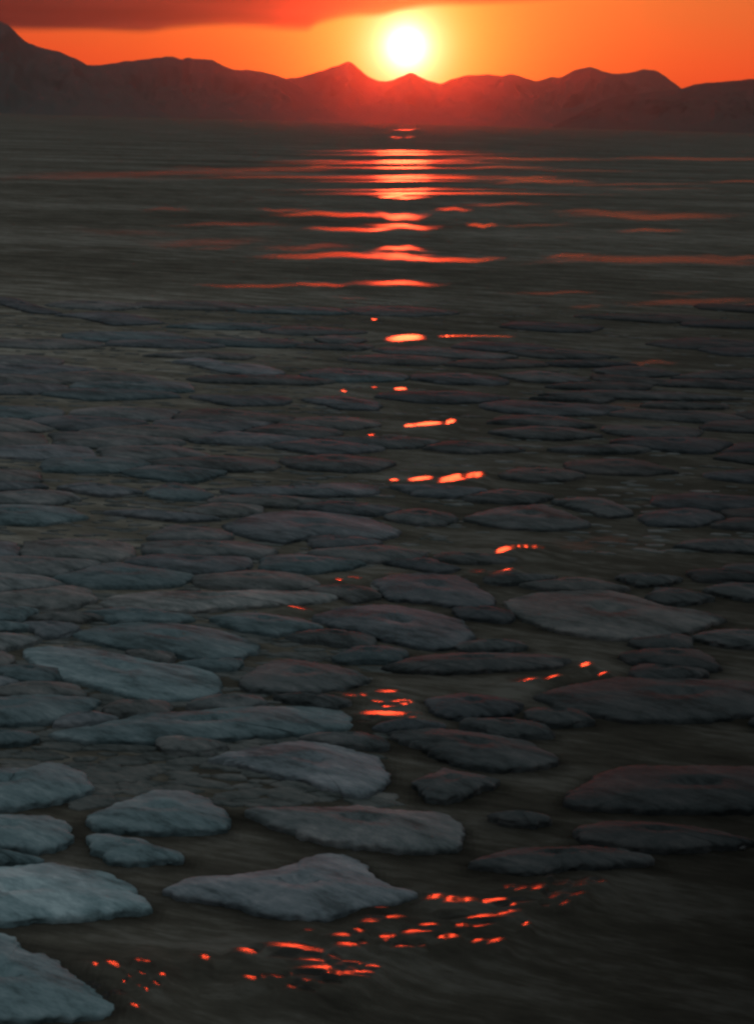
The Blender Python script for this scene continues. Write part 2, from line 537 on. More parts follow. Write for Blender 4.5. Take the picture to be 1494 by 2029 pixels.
def stamp(P, test=False, grow=1.0):
    c = P.mean(0)
    Q = c + (P - c) * grow
    i0, i1 = int((Q[:, 0].min() - GX) / CS) - 1, int((Q[:, 0].max() - GX) / CS) + 2
    j0, j1 = int((Q[:, 1].min() - GY) / CS) - 1, int((Q[:, 1].max() - GY) / CS) + 2
    i0, j0 = max(i0, 0), max(j0, 0)
    i1, j1 = min(i1, 680), min(j1, 2000)
    if i1 <= i0 or j1 <= j0:
        return False
    m = inside(Q[::2], gx[i0:i1, None], gy[None, j0:j1])
    if test:
        return bool((occ[i0:i1, j0:j1] & m).any())
    occ[i0:i1, j0:j1] |= m
    return True


TINT = {'t': (0.82, 1.04, 1.09), 'g': (0.98, 1.0, 1.0), 'b': (0.94, 0.99, 1.05), 'w': (1.03, 1.0, 0.97)}
# traced floes: label, grey level in the photo, tint, rim height, outline, group of coordinates (ox, oy, scale)
z5, z6, z7, z8, z3, z4 = (0, 900), (747, 900), (0, 1450), (747, 1450), (0, 400), (747, 400)
G_ = 'separate ice floes drifting in the foreground'
M_ = 'flat ice floes in the middle of the pack'
T_ = 'thin floe slivers at the far edge of the pack'
FLOES = [
 ('pale teal floe cut off by the bottom left corner', 92, 't', .05, z7, G_, [(-260,800),(-60,805),(30,812),(80,840),(110,880),(200,905),(280,960),(350,1020),(430,1070),(490,1105),(420,1135),(200,1150),(0,1160),(-260,1170)]),
 ('largest pale blotchy floe at the left edge above the bottom corner floe', 104, 't', .05, z7, G_, [(-300,555),(-100,550),(0,545),(200,535),(330,548),(450,575),(510,605),(545,640),(585,705),(480,722),(350,737),(200,747),(0,767),(-300,790)]),
 ('narrow strip of ice just behind the large blotchy left edge floe', 84, 't', 0, z7, G_, [(-200,478),(0,485),(100,503),(192,522),(120,531),(0,522),(-200,512)]),
 ('teal floe at the left edge with a rounded lobed right end', 84, 't', .04, z7, G_, [(-240,150),(0,152),(100,152),(170,140),(210,130),(290,145),(350,190),(370,225),(340,258),(200,285),(100,298),(0,310),(-240,320)]),
 ('small rounded teal floe at the left edge below the lobed floe', 88, 't', .04, z7, G_, [(-180,345),(0,347),(80,342),(200,347),(268,367),(280,420),(245,458),(150,470),(0,462),(-180,458)]),
 ('half moon floe with a pale streak along its near edge', 82, 't', .04, z7, G_, [(330,347),(400,317),(490,285),(570,250),(640,235),(740,245),(830,275),(890,320),(915,360),(900,385),(820,400),(700,405),(560,400),(440,395),(360,380)]),
 ('small leaf shaped floe in front of the half moon floe', 86, 't', .035, z7, G_, [(345,425),(400,415),(480,430),(560,445),(640,470),(722,497),(700,515),(600,525),(500,525),(430,520),(390,495)]),
 ('teardrop blue grey floe with a pointed left tip and blunt right end', 78, 'b', .06, z7, G_, [(820,120),(900,95),(1000,75),(1100,55),(1190,45),(1280,60),(1400,85),(1490,110),(1525,150),(1530,200),(1500,245),(1420,265),(1330,245),(1200,205),(1080,170),(950,140)]),
 ('long grey floe with a pale patch lying behind the big kite floe', 68, 'g', .04, z7, G_, [(960,315),(1080,310),(1240,315),(1400,310),(1500,320),(1650,330),(1780,342),(1830,390),(1850,430),(1800,472),(1650,482),(1500,475),(1350,450),(1200,425),(1100,390),(1020,350)]),
 ('big kite shaped blue grey floe beside the glittering water', 80, 'b', .06, z7, G_, [(645,630),(760,602),(900,590),(1050,565),(1150,540),(1210,515),(1300,500),(1380,507),(1440,540),(1500,590),(1600,640),(1655,657),(1560,690),(1450,710),(1350,740),(1280,765),(1180,752),(1080,740),(950,702),(800,680),(700,655)]),
 ('long thin pinkish grey floe with a straight back and curved front', 80, 'w', .03, z5, M_, [(395,595),(430,572),(520,560),(700,555),(900,555),(1050,547),(1180,555),(1300,560),(1345,570),(1290,590),(1180,603),(1050,607),(900,620),(750,628),(600,632),(480,625)]),
 ('broad mottled pale teal floe left of centre with a slanting left edge', 86, 't', .04, z5, M_, [(90,780),(180,770),(330,777),(500,805),(620,835),(760,850),(850,872),(885,920),(850,965),(720,980),(600,985),(500,965),(400,935),(280,900),(160,860)]),
 ('mottled grey floe directly behind the broad pale teal floe', 74, 't', .03, z5, M_, [(290,720),(400,690),(560,675),(700,680),(850,700),(960,735),(1030,775),(960,812),(820,826),(700,805),(560,785),(420,762)]),
 ('dim teal floe at the left edge below the broad mottled floe', 72, 't', .03, z5, M_, [(-220,982),(0,975),(150,965),(300,970),(400,985),(330,1030),(220,1062),(80,1080),(-220,1087)]),
 ('very wide flat grey floe behind the teardrop floe', 70, 't', .035, z5, M_, [(200,1115),(350,1092),(550,1045),(750,1032),(1000,1012),(1200,1010),(1330,1020),(1400,1050),(1380,1090),(1250,1115),(1000,1130),(800,1140),(600,1150),(350,1145),(230,1135)]),
 ('small strip of ice at the left edge beside the wide flat grey floe', 66, 't', 0, z5, M_, [(-120,1112),(40,1108),(130,1118),(150,1135),(60,1150),(-120,1155)]),
 ('dull grey floe right of the broad mottled teal floe', 60, 'g', .03, z5, M_, [(950,905),(1020,850),(1100,825),(1220,832),(1380,862),(1480,900),(1350,940),(1150,952),(1000,945)]),
 ('grey floe with a curved dark front edge left of the big oval floe', 60, 'b', .04, (0,0), M_, [(612,1225),(680,1207),(760,1202),(850,1215),(920,1235),(938,1262),(905,1284),(860,1290),(800,1280),(730,1262),(660,1243)]),
 ('tiny pale floe at the left edge beside the thin pinkish floe', 74, 't', 0, z5, M_, [(-120,680),(60,680),(132,694),(60,707),(-120,710)]),
 ('low sliver of ice left of and below the thin pinkish floe', 66, 'w', 0, z5, M_, [(105,656),(200,645),(350,648),(435,659),(330,669),(180,670)]),
 ('pale sliver of ice at the left edge in the middle distance', 66, 'b', 0, z5, M_, [(-120,118),(50,118),(195,131),(100,148),(-120,152)]),
 ('slanting pale floe on the left just behind the long streak floe', 68, 'b', 0, z5, M_, [(230,136),(330,120),(420,130),(565,154),(450,168),(380,165),(300,150)]),
 ('long pale streak of a floe with a dark front edge on the left', 64, 'b', 0, z5, M_, [(405,234),(550,230),(700,243),(885,262),(700,268),(540,252)]),
 ('flat grey floe with a pale left tip left of the red glint', 62, 'b', .02, z5, M_, [(865,143),(1000,146),(1200,135),(1400,125),(1500,135),(1480,165),(1300,170),(1100,168),(950,163)]),
 ('broad grey floe near the centre with a ragged front edge', 64, 'b', .03, (0,0), M_, [(440,1043),(520,1020),(620,1016),(720,1028),(795,1053),(760,1070),(640,1064),(560,1077),(490,1066)]),
 ('oval grey floe with a dark curved front right of centre', 52, 'g', .03, z6, M_, [(335,257),(480,218),(640,205),(760,240),(850,280),(780,300),(640,305),(520,295),(420,280)]),
 ('slim grey floe touching the right end of the oval grey floe', 50, 'g', 0, z6, M_, [(690,192),(800,178),(900,185),(980,213),(1015,240),(920,252),(800,225)]),
 ('big oval grey floe with a dark crescent front edge on the right', 58, 'w', .045, z6, M_, [(500,592),(600,560),(740,550),(900,545),(1040,575),(1150,610),(1280,630),(1385,660),(1270,695),(1200,720),(1080,740),(950,735),(820,725),(700,700),(580,660)]),
 ('dim floe cut off by the right edge beside the big oval floe', 46, 'g', .03, z6, M_, [(1240,732),(1350,706),(1494,710),(1620,720),(1620,770),(1400,766)]),
 ('small dark floe behind the big oval floe', 45, 'g', 0, z6, M_, [(945,490),(1050,483),(1205,500),(1150,520),(1040,526)]),
 ('dim long floe at the right edge level with the orange glint pair', 44, 'g', .02, z6, M_, [(1170,370),(1250,350),(1400,348),(1600,358),(1600,403),(1494,396),(1300,384)]),
 ('dark floe at the right edge behind the cut off dim floe', 44, 'g', .02, z6, M_, [(1285,542),(1400,520),(1600,530),(1600,582),(1450,580)]),
 ('wide dark grey floe behind the orange streak right of centre', 46, 'g', .03, z6, M_, [(20,850),(120,818),(250,803),(450,798),(640,805),(775,822),(700,852),(500,862),(300,870),(120,866)]),
 ('broad charcoal floe in front of the orange streak on the right', 44, 'g', .04, z6, M_, [(620,965),(760,925),(950,895),(1200,900),(1500,912),(1750,950),(1650,1020),(1300,1060),(1000,1060),(750,1022)]),
 ('dark rounded floe between the sparkling patch and the charcoal floe', 48, 'b', .035, z6, M_, [(190,985),(330,962),(480,975),(580,1000),(520,1040),(380,1055),(240,1040)]),
 ('dim bluish floe left of the big oval floe and behind its tip', 54, 'b', .03, z6, M_, [(-20,505),(150,480),(320,490),(440,555),(470,605),(350,615),(200,590),(50,580)]),
 ('wide dark ragged slab right of the teardrop floe', 50, 'g', .04, z8, G_, [(40,15),(220,0),(450,22),(620,60),(725,120),(640,150),(480,157),(330,142),(180,75)]),
 ('small triangular grey floe right of the teardrop floe', 52, 'g', .035, z8, G_, [(150,210),(260,160),(380,182),(490,205),(400,240),(280,285),(190,277)]),
 ('large charcoal slab at the right edge with a straight dark front', 36, 'g', .035, z8, G_, [(730,265),(850,200),(930,155),(1200,145),(1500,155),(1740,180),(1740,315),(1400,322),(1150,322),(900,315),(780,302)]),
 ('low charcoal floe below the straight fronted slab on the right', 35, 'g', .03, z8, G_, [(770,402),(900,372),(1150,380),(1400,420),(1510,452),(1300,474),(1050,474),(850,452)]),
 ('dull grey pointed floe above the string of orange glints', 44, 'g', .03, z8, G_, [(365,532),(500,492),(620,477),(800,475),(960,485),(1100,510),(1000,537),(850,548),(760,550),(640,577),(500,562),(420,552)]),
 ('small low dark floe between two charcoal slabs', 44, 'g', 0, z8, G_, [(430,345),(560,335),(695,360),(620,380),(510,372)]),
 ('pale ribbon of ice far out left of centre with a kinked outline', 72, 'b', 0, z3, T_, [(680,635),(780,620),(900,645),(1050,655),(1135,682),(1000,692),(860,672),(760,647)]),
 ('faint pale sliver furthest out on the left', 60, 'b', 0, z3, T_, [(220,450),(400,440),(530,450),(655,482),(450,490),(330,462)]),
 ('faint bluish sliver at the far left edge pointing to the furthest sliver', 52, 'b', 0, z3, T_, [(-60,375),(60,385),(180,425),(250,445),(120,440),(0,405)]),
 ('thin sliver just left of the glint line and below the kinked ribbon', 56, 'b', 0, z3, T_, [(1195,786),(1350,778),(1500,800),(1500,826),(1350,822)]),
 ('short faint sliver left of the bright almond shaped glint', 54, 'g', 0, z3, T_, [(1240,545),(1330,533),(1455,550),(1400,566),(1300,562)]),
 ('long thin sliver right under the bright almond shaped glint', 54, 'g', 0, z4, T_, [(-20,588),(120,575),(320,590),(560,616),(420,628),(200,612),(40,604)]),
 ('sliver below and right of the almond shaped glint', 52, 'g', 0, z4, T_, [(480,690),(620,675),(760,690),(850,712),(720,720),(580,712)]),
 ('thin sliver on the right beneath a faint red streak', 44, 'g', 0, z4, T_, [(850,668),(980,655),(1100,665),(1210,688),(1050,698),(920,688)]),
 ('thin dark sliver at the right edge beneath a faint red streak', 42, 'g', 0, z4, T_, [(1160,700),(1300,676),(1500,674),(1600,680),(1600,700),(1350,704)]),
 ('long dark sliver just above the widest faint red streak', 44, 'g', 0, z4, T_, [(640,765),(850,752),(1100,758),(1300,770),(1450,782),(1200,788),(900,780)]),
 ('dark sliver below and right of the small broken glint', 46, 'g', 0, z4, T_, [(440,915),(600,895),(780,905),(900,930),(740,945),(560,938)]),
]

E_SKY = 0.15


def lin(g):
    g = g / 255
    return ((g + 0.055) / 1.055) ** 2.4


def place(P, fb, seed, label, group, col, rim, name='ice_floe', rough=0.005, edge_dark=0.85):
    if area(P) < 0:
        P = P[::-1]
    c = P.mean(0)
    Q = P - c
    V, Fc = floe_mesh(Q, fb, seed, rough)
    o = obj(name, V, Fc, mi, loc=(c[0], c[1], 0))
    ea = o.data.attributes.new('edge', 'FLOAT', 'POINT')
    ea.data.foreach_set('value', [q_ * edge_dark for q_ in EDGE])
    o.color = (*col, 1)
    o['label'] = label
    o['category'] = 'ice floe'
    o['group'] = group
    if rim > 0:
        rim *= 0.45
        V, Fc = rim_mesh(Q, fb, seed + 31, rim)
        r = obj('rim', V, Fc, mi, parent=o)
        r.color = (*[min(1, q * 0.95) for q in col], 1)
        L = float(np.linalg.norm(Q, axis=1).mean())
        rr = random.Random(int(seed * 10))
        V, Fc = crust_mesh(Q, fb, seed, rough, rr.uniform(0.38, 0.55), (rr.uniform(-0.18, 0.18) * L, rr.uniform(-0.06, 0.03) * L))
        r = obj('snow_crust', V, Fc, mi, parent=o)
        r.color = (*[min(1, q * t) for q, t in zip(col, (1.4, 1.33, 1.3))], 1)
    return o


for k, (label, grey, tn, rim, (ox, oy), group, poly) in enumerate(FLOES):
    sc = 1.0 if (ox, oy) == (0, 0) else 0.5
    full = [(ox + x * sc, oy + y * sc) for x, y in poly]
    cy = sum(p[1] for p in full) / len(full)
    cx = sum(p[0] for p in full) / len(full)
    fb = (0.036 if cx < 450 else 0.022) if cy > 1450 else (0.026 if cy > 1000 else 0.022)
    P = np.array([tuple(at(x, y, fb * 0.75)) for x, y in full])
    n = 190 if cy > 1150 else 90
    P = closed_spline(P, n)
    if area(P) < 0:
        P = P[::-1]
    tg = np.roll(P, -1, 0) - np.roll(P, 1, 0)
    tg /= np.linalg.norm(tg, axis=1)[:, None] + 1e-9
    nm = np.stack([tg[:, 1], -tg[:, 0]], 1)
    wob = np.array([0.03 * nz(p[0], p[1], k, 2.0) + 0.045 * nz(p[0], p[1], k + 7.3, 5.0) + 0.03 * nz(p[0], p[1], k + 2.3, 14.0) for p in P])
    P = P + nm * wob[:, None]
    stamp(P)
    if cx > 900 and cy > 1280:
        grey *= 0.92  # right-hand vignette painted into the floe colour
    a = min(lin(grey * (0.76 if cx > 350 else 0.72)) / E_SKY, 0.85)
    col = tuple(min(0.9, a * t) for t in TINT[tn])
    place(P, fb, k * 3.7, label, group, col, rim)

# the skin of broken plates that fills the middle distance: neighbours share their cracks
SX = 1.55
blockers = []
for i in range(0, 680, 5):
    for j in range(0, 2000, 5):
        if occ[i, j]:
            blockers.append((gx[i] / SX, gy[j]))
for (x, y, rx, ry, s, lam) in GLINT_SPOTS:
    if y < 1480:
        for k in (-1.0, -0.5, 0.0, 0.5, 1.0):
            for k2 in (-0.6, 1.2):
                p = at(x + k * rx, y + ry * k2)
                blockers.append((p.x / SX, p.y))
for (x, y, rx, ry, s) in LANES:
    if y > 610:
        for k in (-0.8, -0.3, 0.3, 0.8):
            p = at(x + k * rx, y)
            blockers.append((p.x / SX, p.y))
GLINT = [at(x + k * rx * 0.8, y) for (x, y, rx, ry, s, lam) in GLINT_SPOTS if y < 1500 for k in (-1, 0, 1)]
seeds = []
for _ in range(60000):
    py = 600 + 880 * random.random() ** 0.9
    px = random.uniform(-60, 1554)
    if py > 1180 and px > 420 and random.random() < 0.4:
        continue
    c = at(px, py)
    q = (c.x / SX, c.y)
    rm = 0.0225 * c.y * (0.75 + 0.7 * (0.5 + 0.5 * mnoise.noise(Vector((c.x * 0.35, c.y * 0.2, 7.7)))))
    if all((q[0] - t[0]) ** 2 + (q[1] - t[1]) ** 2 > (0.5 * (rm + t[2])) ** 2 * 1.6 for t in seeds) and all((q[0] - t[0]) ** 2 + (q[1] - t[1]) ** 2 > (0.45 * rm) ** 2 for t in blockers):
        seeds.append((q[0], q[1], rm, px, py))
    if len(seeds) >= 262:
        break
allpts = np.array([(t[0], t[1]) for t in seeds] + blockers)
for n_s, (sx0, sy0, rm, px, py) in enumerate(seeds):
    if random.random() < (0.55 if py < 740 else (0.38 if px > 780 else 0.2)):
        continue
    lim = rm * 1.05
    poly = [(sx0 + lim * math.cos(t), sy0 + lim * math.sin(t)) for t in [2 * math.pi * (k + random.uniform(-.2, .2)) / 11 for k in range(11)]]
    d2 = (allpts[:, 0] - sx0) ** 2 + (allpts[:, 1] - sy0) ** 2
    for k in np.argsort(d2)[1:60]:
        ox, oy = allpts[k]
        if d2[k] > (2.3 * lim) ** 2:
            break
        w_ = 0.5 if k < len(seeds) else 0.66
        mx, my = sx0 + (ox - sx0) * w_, sy0 + (oy - sy0) * w_
        nx, ny = ox - sx0, oy - sy0
        out_ = []
        for a in range(len(poly)):
            p, q = poly[a], poly[(a + 1) % len(poly)]
            dp = (p[0] - mx) * nx + (p[1] - my) * ny
            dq = (q[0] - mx) * nx + (q[1] - my) * ny
            if dp <= 0:
                out_.append(p)
            if dp * dq < 0:
                t = dp / (dp - dq)
                out_.append((p[0] + (q[0] - p[0]) * t, p[1] + (q[1] - p[1]) * t))
        poly = out_
        if len(poly) < 3:
            break
    if len(poly) < 3:
        continue
    P = np.array([(p[0] * SX, p[1]) for p in poly])
    # drop corners that almost coincide
    keep = [k for k in range(len(P)) if np.linalg.norm(P[k] - P[k - 1]) > 0.12 * rm]
    if len(keep) < 4:
        continue
    P = P[keep]
    c = P.mean(0)
    L_ = np.linalg.norm(P - c, axis=1).mean()
    P = c + (P - c) * max(0.6, 1 - random.uniform(0.03, 0.08) / L_)
    P = closed_spline(P, 56)
    sd = random.uniform(0, 100)
    P = np.array([(q[0] + 0.07 * nz(q[0], q[1], sd, 3.0) + 0.03 * nz(q[0], q[1], sd, 9.0), q[1] + 0.07 * nz(q[0], q[1], sd + 9, 3.0) + 0.03 * nz(q[0], q[1], sd + 4, 9.0)) for q in P])
    if abs(area(P)) < 0.05:
        continue
    if any(inside(P, np.array([t.x]), np.array([t.y]))[0] for t in GLINT):
        continue
    stamp(P)
    g = 50 - 21 * min(max(px / W, 0), 1) + random.uniform(-5, 4)  # plates darken to the right: vignette put into their colour
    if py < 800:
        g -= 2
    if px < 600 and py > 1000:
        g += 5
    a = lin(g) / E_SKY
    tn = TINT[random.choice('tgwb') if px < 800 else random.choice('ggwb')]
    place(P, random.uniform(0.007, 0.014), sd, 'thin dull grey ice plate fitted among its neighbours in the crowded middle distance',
          'thin broken plates filling the gaps of the pack', tuple(a * t for t in tn), 0, rough=0.006, edge_dark=0.35)

# crumbs of brash between them: nobody could count those
V, Fc = [], []
for _ in range(5200):
    py = 600 + 1000 * random.random() ** 1.1
    px = random.uniform(-60, 1550)
    if px > 760 and random.random() < (1.0 if py > 1100 else 0.6):
        continue
    c = at(px, py)
    i, j = int((c.x - GX) / CS), int((c.y - GY) / CS)
    if not (0 <= i < 680 and 0 <= j < 2000) or occ[i, j]:
        continue
    bad = False
    for (x, y, rx, ry, s, lam) in GLINT_SPOTS:
        if abs(px - x) < rx * 1.2 and abs(py - y) < ry * 1.5:
            bad = True
            break
    if bad:
        continue
    r = random.uniform(0.04, 0.15)
    n = 7
    b = len(V)
    ph = random.uniform(0, 6.28)
    h = random.uniform(0.008, 0.022)
    for (s, z) in ((1.0, -0.03), (0.96, h * 0.6), (0.7, h)):
        for q in range(n):
            t = ph + 2 * math.pi * q / n
            rr = r * s * (1 + 0.25 * math.sin(q * 2.3 + ph * 5))
            V.append((c.x + 1.6 * rr * math.cos(t), c.y + 0.8 * rr * math.sin(t), z))
    for lv in range(2):
        for q in range(n):
            a, d = b + lv * n + q, b + lv * n + (q + 1) % n
            Fc.append((a, d, d + n, a + n))
    Fc.append(tuple(b + 2 * n + q for q in range(n)))
br = obj('brash_ice', V, Fc, mi)
br.color = (0.17, 0.17, 0.16, 1)
br['kind'] = 'stuff'
br['label'] = 'scattered crumbs of grey brash ice between the floes'
br['category'] = 'brash ice'

# ------------------------------------------------------------------ the sea's surface
# polar grid round the ship: fine in front of it, coarse elsewhere
az_f = np.radians(np.linspace(-13.6, 13.6, 430))
az_c = np.radians(np.concatenate([np.linspace(13.6, 60, 30)[1:], np.linspace(60, 300, 60)[1:-1], np.linspace(300, 346.4, 30)[:-1]]))
azs = np.concatenate([az_f, az_c])
rows_px = np.concatenate([np.arange(2120, 700, -1.9), np.arange(700, 400, -0.9), np.arange(400, 246, -0.6)])
dist = []
for y in rows_px:
    d = ray(W / 2, y)
    dist.append(math.hypot(d.x, d.y) * CAM_Z / -d.z)
dist = np.array([0.3, 2, 4, 6, 8, 9.5] + [q for q in dist if q > 10] + [4200, 6000, 9000, 12500])
dist = np.unique(np.sort(dist))
D, A = np.meshgrid(dist, azs, indexing='ij')
X, Y = D * np.sin(A), D * np.cos(A)
PX, PY, ok = to_px(X, Y, np.zeros_like(X))
ok &= (np.abs(PX - W / 2) < 1100)
OPEN = np.zeros_like(X)
HT = np.zeros_like(X)
# shadow band before each floe's near edge, painted into the water colour
front_shade = np.zeros(occ.shape, np.float32)
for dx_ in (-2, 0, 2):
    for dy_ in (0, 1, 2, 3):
        front_shade = np.maximum(front_shade, np.roll(np.roll(occ, dx_, 0), -dy_, 1) * (1.0 - 0.07 * dy_))
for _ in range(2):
    front_shade = (front_shade + np.roll(front_shade, 1, 0) + np.roll(front_shade, -1, 0) + np.roll(front_shade, 1, 1) + np.roll(front_shade, -1, 1)) / 5
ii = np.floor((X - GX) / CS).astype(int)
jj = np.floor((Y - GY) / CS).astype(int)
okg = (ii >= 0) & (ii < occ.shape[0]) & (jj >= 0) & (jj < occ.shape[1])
FRONT_SHADE = np.where(okg, front_shade[np.clip(ii, 0, occ.shape[0] - 1), np.clip(jj, 0, occ.shape[1] - 1)], 0)
for (x, y, rx, ry, s) in LANES:
    s = 0.5 if s > 0.95 else min(s * 1.3, 0.9)
    rx = rx * (1.35 if y < 400 else 1.0)
    yy = y + 0.0
    dx = (PX - x) / rx
    wob = 0.35 * np.sin(PX / rx * 3.1 + x) + 0.2 * np.sin(PX / rx * 7.3 + y)
    dy = (PY - yy) / ry + wob
    e = np.exp(-(np.abs(dx) ** 2.4) - (np.abs(dy) ** 2.6)) * s
    OPEN = np.maximum(OPEN, np.where(ok, e, 0))
WS, WH = np.zeros_like(X), np.zeros_like(X)
SW = np.zeros_like(X)
GLINT_SPOTS += [(690, 1908, 40, 10, 1, .2), (620, 1906, 46, 9, 1, .2), (560, 1897, 40, 9, 1, .2), (655, 1948, 36, 9, 1, .2), (720, 1925, 30, 9, 1, .2)]
# gentle swell everywhere, too low to swamp the floes
for k in range(14):
    lam = rng.uniform(2.5, 7)
    a = rng.normal(0, 0.35)
    ph = rng.uniform(0, 6.28)
    kk = 2 * math.pi / lam
    HT += 0.006 * lam / 7 / kk * 0.25 * np.sin(kk * (X * math.sin(a) + Y * math.cos(a)) + ph) * np.clip((120 - D) / 60, 0, 1)
for (x, y, rx, ry, s, lam) in GLINT_SPOTS:
    lift = 0.045 + 0.04 * min(max((y - 1750) / 200, 0), 1) if y > 1700 else (0.04 if y > 1000 else 0.015)
    p = at(x, y)
    y = y + lift * 0.95 * F / math.hypot(p.x, p.y)
    p = at(x, y)
    v = Vector((-p.x, -p.y, CAM_Z)).normalized()
    hv = v + SUN
    sx, sy = -hv.x / hv.z, -hv.y / hv.z             # slope of a facet that mirrors the sun
    sl_ = math.hypot(sx, sy)
    ux, uy = sx / sl_, sy / sl_
    r_ = math.hypot(p.x, p.y)
    ry = ry * (1.15 if y > 1700 else 1.0)
    gy_ = ry * (r_ * r_ + CAM_Z ** 2) / CAM_Z / F
    s = max(s, 0.97)
    SW = np.maximum(SW, np.where(ok, lift * np.exp(-((PX - x) / (rx + 60)) ** 2 - ((PY - y) / (18 + 24 * min(y / 1700, 1))) ** 2), 0))
    dyy = (PY - y) / ry
    env = np.exp(-np.abs((PX - x) / rx) ** 6 - np.abs(dyy) ** 8)
    envh = np.where(ok, np.exp(-np.abs((PX - x) / (rx * 1.3)) ** 4 - np.abs(np.where(dyy > 0, dyy / 2.4, dyy)) ** 6), 0)
    env = np.where(ok, env, 0)
    sel = envh > 0.01
    if not sel.any():
        continue
    envo = np.where(ok, np.exp(-np.abs((PX - x) / rx) ** 2.2 - np.abs(dyy + 0.25 * np.sin((PX - x) / rx * 2.3 + x)) ** 3), 0)
    xs, ys, e, eh, eo = X[sel], Y[sel], env[sel], envh[sel], envo[sel]
    ph = rng.uniform(0, 6.28)
    # a low mound of water: steep toward the ship, its back sloping down to the calm beyond; small side ripples ride on it
    gx_ = r_ / F
    per = min(gx_ * rng.uniform(60, 120), 0.03 / max(abs(sx), 0.01))
    t = np.mod((xs - p.x) / per + 0.06 * np.sin((ys - p.y) / gy_ * 1.5 + ph) + 0.22 * np.sin(1.3 * (xs - p.x) / per + ph) + 0.4, 1.0)
    hx = sx * per * (np.where(t < 0.8, t, 4.0 * (1 - t)) - 0.4)
    if abs(sx) * rx * gx_ < 0.07:
        hx = sx * (xs - p.x)
    hy = np.minimum(sy * (ys - p.y) + abs(sy) * gy_ * 0.9, abs(sy) * gy_ * 1.9)
    e8 = (e ** 6 + 0.02 * eh ** 2) / (rx * ry)
    WS[sel] += e8
    WH[sel] += e8 * eh * (hx * e + hy)
    OPEN[sel] = np.maximum(OPEN[sel], np.clip((eo - 0.25) * 1.9, 0, 1) * 0.75)
HT += WH / np.maximum(1e-12, WS)
oc = occ.astype(np.float32)
for _ in range(4):
    oc = (oc + np.roll(oc, 1, 0) + np.roll(oc, -1, 0) + np.roll(oc, 1, 1) + np.roll(oc, -1, 1)) / 5
HT += SW * (1 - np.where(okg, oc[np.clip(ii, 0, 679), np.clip(jj, 0, 1999)], 0))
SHADE = np.ones_like(X)
SHADE = np.where(ok, np.clip(1.25 + 0.3 * np.clip((700 - PY) / 300, 0, 1) - (0.55 + 0.35 * np.clip((PY - 1300) / 400, 0, 1)) * (PX / W) * np.clip((PY - 300) / 900, 0.2, 1.0), 0.3, 1.6), 1.0)  # vignette toward the right painted into the slush colour
SHADE = SHADE * (1 + 0.7 * np.where(ok, np.clip((PY - 500) / 200, 0, 1) * np.clip((1500 - PY) / 300, 0, 1) * np.clip((900 - PX) / 500, 0, 1), 0))
SHADE = SHADE * (1 - 0.42 * FRONT_SHADE * np.clip((PY - 800) / 600, 0.12, 1.0))
water = grid_obj('water', X, Y, HT, mw, wrap=True)
for nm, arr in (('open', OPEN), ('slush_shade', SHADE)):
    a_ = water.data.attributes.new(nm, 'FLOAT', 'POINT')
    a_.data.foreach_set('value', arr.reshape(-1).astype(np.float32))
water['kind'] = 'structure'

# ------------------------------------------------------------------ mountains
mm, N = newmat('mountain_rock_and_snow')
gn = N.n('ShaderNodeNewGeometry')
pos = gn.outputs['Position']
sp = N.n('ShaderNodeSeparateXYZ')
N.set(sp.inputs[0], gn.outputs['True Normal'])
nr_ = N.noise(N._sc(pos, 0.004), 1.0, 6, 0.6)
snow = N.mr(N.m('ADD', sp.outputs[2], N.m('MULTIPLY', N.m('SUBTRACT', nr_, 0.5), 0.9)), 0.72, 0.98)
mc = N.mix(snow, (0.145, 0.155, 0.14, 1), (0.155, 0.165, 0.15, 1))
bs = N.n('ShaderNodeBsdfDiffuse')
N.set(bs.inputs[0], mc)
o_ = N.n('ShaderNodeOutputMaterial')
N.set(o_.inputs[0], bs.outputs[0])


mn = mm.copy()
mn.name = 'bare_headland_rock'
for nd in mn.node_tree.nodes:
    if nd.type == 'MIX':
        nd.inputs[6].default_value = (0.10, 0.107, 0.097, 1)
        nd.inputs[7].default_value = (0.13, 0.138, 0.125, 1)


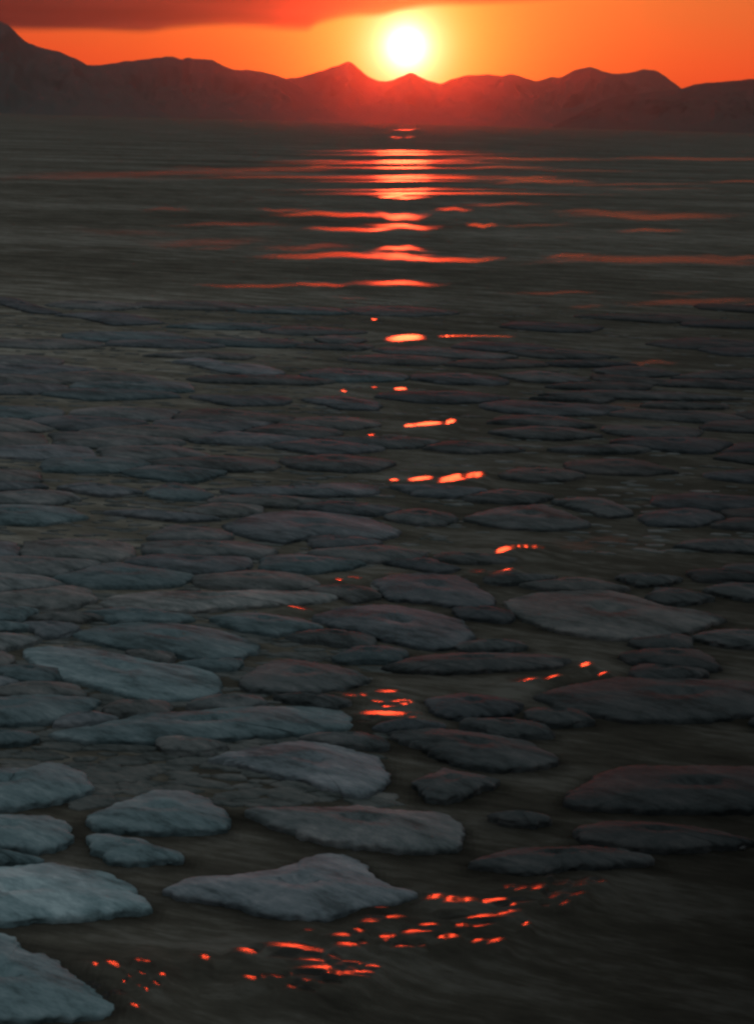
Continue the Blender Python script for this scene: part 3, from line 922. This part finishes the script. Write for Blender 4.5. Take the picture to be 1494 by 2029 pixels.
def mountain(name, ridge, dist_m, depth, seed, rough, label, mat=None):
    az_, hh = [], []
    for (x, y) in ridge:
        d = ray(x, y)
        h_ = math.hypot(d.x, d.y)
        az_.append(math.atan2(d.x, d.y))
        hh.append(CAM_Z + dist_m * d.z / h_)
    az_, hh = np.array(az_), np.array(hh)
    nc = 360
    a = np.linspace(az_[0], az_[-1], nc)
    hgt = np.interp(a, az_, hh)
    ker = np.array([1, 2, 3, 2, 1]) / 9
    hs = np.convolve(np.pad(hgt, 2, mode='edge'), ker, 'valid')
    hgt = np.maximum(hs, 2)
    ts = np.concatenate([np.linspace(-1, 0, 46), np.linspace(0, 1, 16)[1:]])
    Xm, Ym, Zm = [np.zeros((len(ts), nc)) for _ in range(3)]
    for r_, t in enumerate(ts):
        for c_ in range(nc):
            dd = dist_m + t * depth
            x, y = dd * math.sin(a[c_]), dd * math.cos(a[c_])
            s = 1 - abs(t)
            w = s ** 1.15
            nx = dist_m * a[c_]
            rid = 1 - abs(mnoise.fractal(Vector((nx / 520, t * 1.3, seed)), 0.9, 2.1, 5)) * 1.6
            rel = (rid - 0.5) * rough * s * (1 - s) * 4
            fine = 0.02 * mnoise.fractal(Vector((nx / 120, t * 6, seed + 4)), 0.8, 2.1, 4)
            z = hgt[c_] * (w * (1 + 0.10 * rel) + rel * 0.30 + fine * s)
            z = min(z, hgt[c_] * (1 - 0.02 * abs(t)) * (1 if abs(t) < 1e-6 else 1) + (6 * mnoise.noise(Vector((nx / 45, 0, seed))) if abs(t) < 0.02 else 0))
            if abs(t) > 0.999:
                z = -4
            Xm[r_, c_], Ym[r_, c_], Zm[r_, c_] = x, y, max(z, -4)
    o = grid_obj(name, Xm, Ym, Zm, mat or mm)
    o['kind'] = 'structure'
    o['label'] = label
    return o


mountain('mountain_range', [(-900, 150), (-600, 40), (-300, -20), (-120, 5), (0, 40), (18, 50), (35, 66), (52, 82), (75, 92), (120, 103), (150, 115), (175, 130), (230, 160), (300, 195), (360, 232)],
         8600, 1500, 3.1, 0.9, 'dark steep mountain cut off by the left edge')
mountain('mountain_range', [(40, 232), (90, 180), (140, 140), (175, 128), (200, 128), (240, 122), (290, 117), (325, 112), (345, 113), (360, 119), (375, 113), (400, 119), (420, 117), (437, 127), (465, 138),
                            (490, 137), (530, 144), (567, 156), (600, 175), (660, 205), (720, 240)],
         9300, 1500, 8.4, 0.9, 'long rugged mountain ridge left of the sun')
mountain('mountain_range', [(420, 236), (500, 190), (560, 157), (600, 151), (640, 139), (670, 129), (692, 121), (702, 128), (725, 149), (750, 160), (767, 162), (785, 156), (800, 150), (815, 142), (830, 152), (852, 161), (872, 166),
                            (897, 156), (925, 149), (960, 147), (1000, 149), (1012, 144), (1030, 150), (1060, 161), (1077, 157), (1095, 151), (1110, 155), (1135, 140), (1168, 131),
                            (1190, 140), (1210, 145), (1245, 145), (1275, 137), (1300, 140), (1320, 153), (1350, 175), (1420, 215), (1490, 258)],
         10200, 1600, 15.2, 0.9, 'chain of dark peaks under and right of the sun')
mountain('mountain_range', [(1095, 250), (1135, 230), (1170, 211), (1200, 197), (1230, 188), (1280, 184), (1348, 176), (1380, 166), (1430, 161), (1494, 156), (1650, 140), (1900, 150), (2300, 235)],
         7800, 1300, 22.7, 0.9, 'nearer dark headland at the right edge', mn)

# ------------------------------------------------------------------ haze
hm, N = newmat('haze_air')
pv = N.n('ShaderNodeVolumePrincipled')
pv.inputs['Color'].default_value = (0.95, 0.66, 0.58, 1)
pv.inputs['Density'].default_value = 1.7e-5
pv.inputs['Anisotropy'].default_value = 0.957
o_ = N.n('ShaderNodeOutputMaterial')
N.set(o_.inputs[1], pv.outputs[0])
b, t0, t1 = 13500, -6.0, 900.0
V = [(x, y, z) for z in (t0, t1) for (x, y) in ((-b, -b), (b, -b), (b, b), (-b, b))]
Fh = [(3, 2, 1, 0), (4, 5, 6, 7), (0, 1, 5, 4), (1, 2, 6, 5), (2, 3, 7, 6), (3, 0, 4, 7)]
hz = obj('haze', V, Fh, hm, smooth=False)
hz['kind'] = 'stuff'
hz['label'] = 'thin reddish sunset haze over the sea'
hz['category'] = 'haze'

# ------------------------------------------------------------------ render
C.view_settings.view_transform = 'Standard'
C.view_settings.look = 'None'
C.view_settings.exposure = 0.0
C.view_settings.gamma = 1.0
C.render.engine = 'CYCLES'
C.cycles.use_denoising = True
C.cycles.filter_width = 2.7
C.cycles.max_bounces = 6
C.cycles.volume_bounces = 0
C.cycles.sample_clamp_indirect = 6
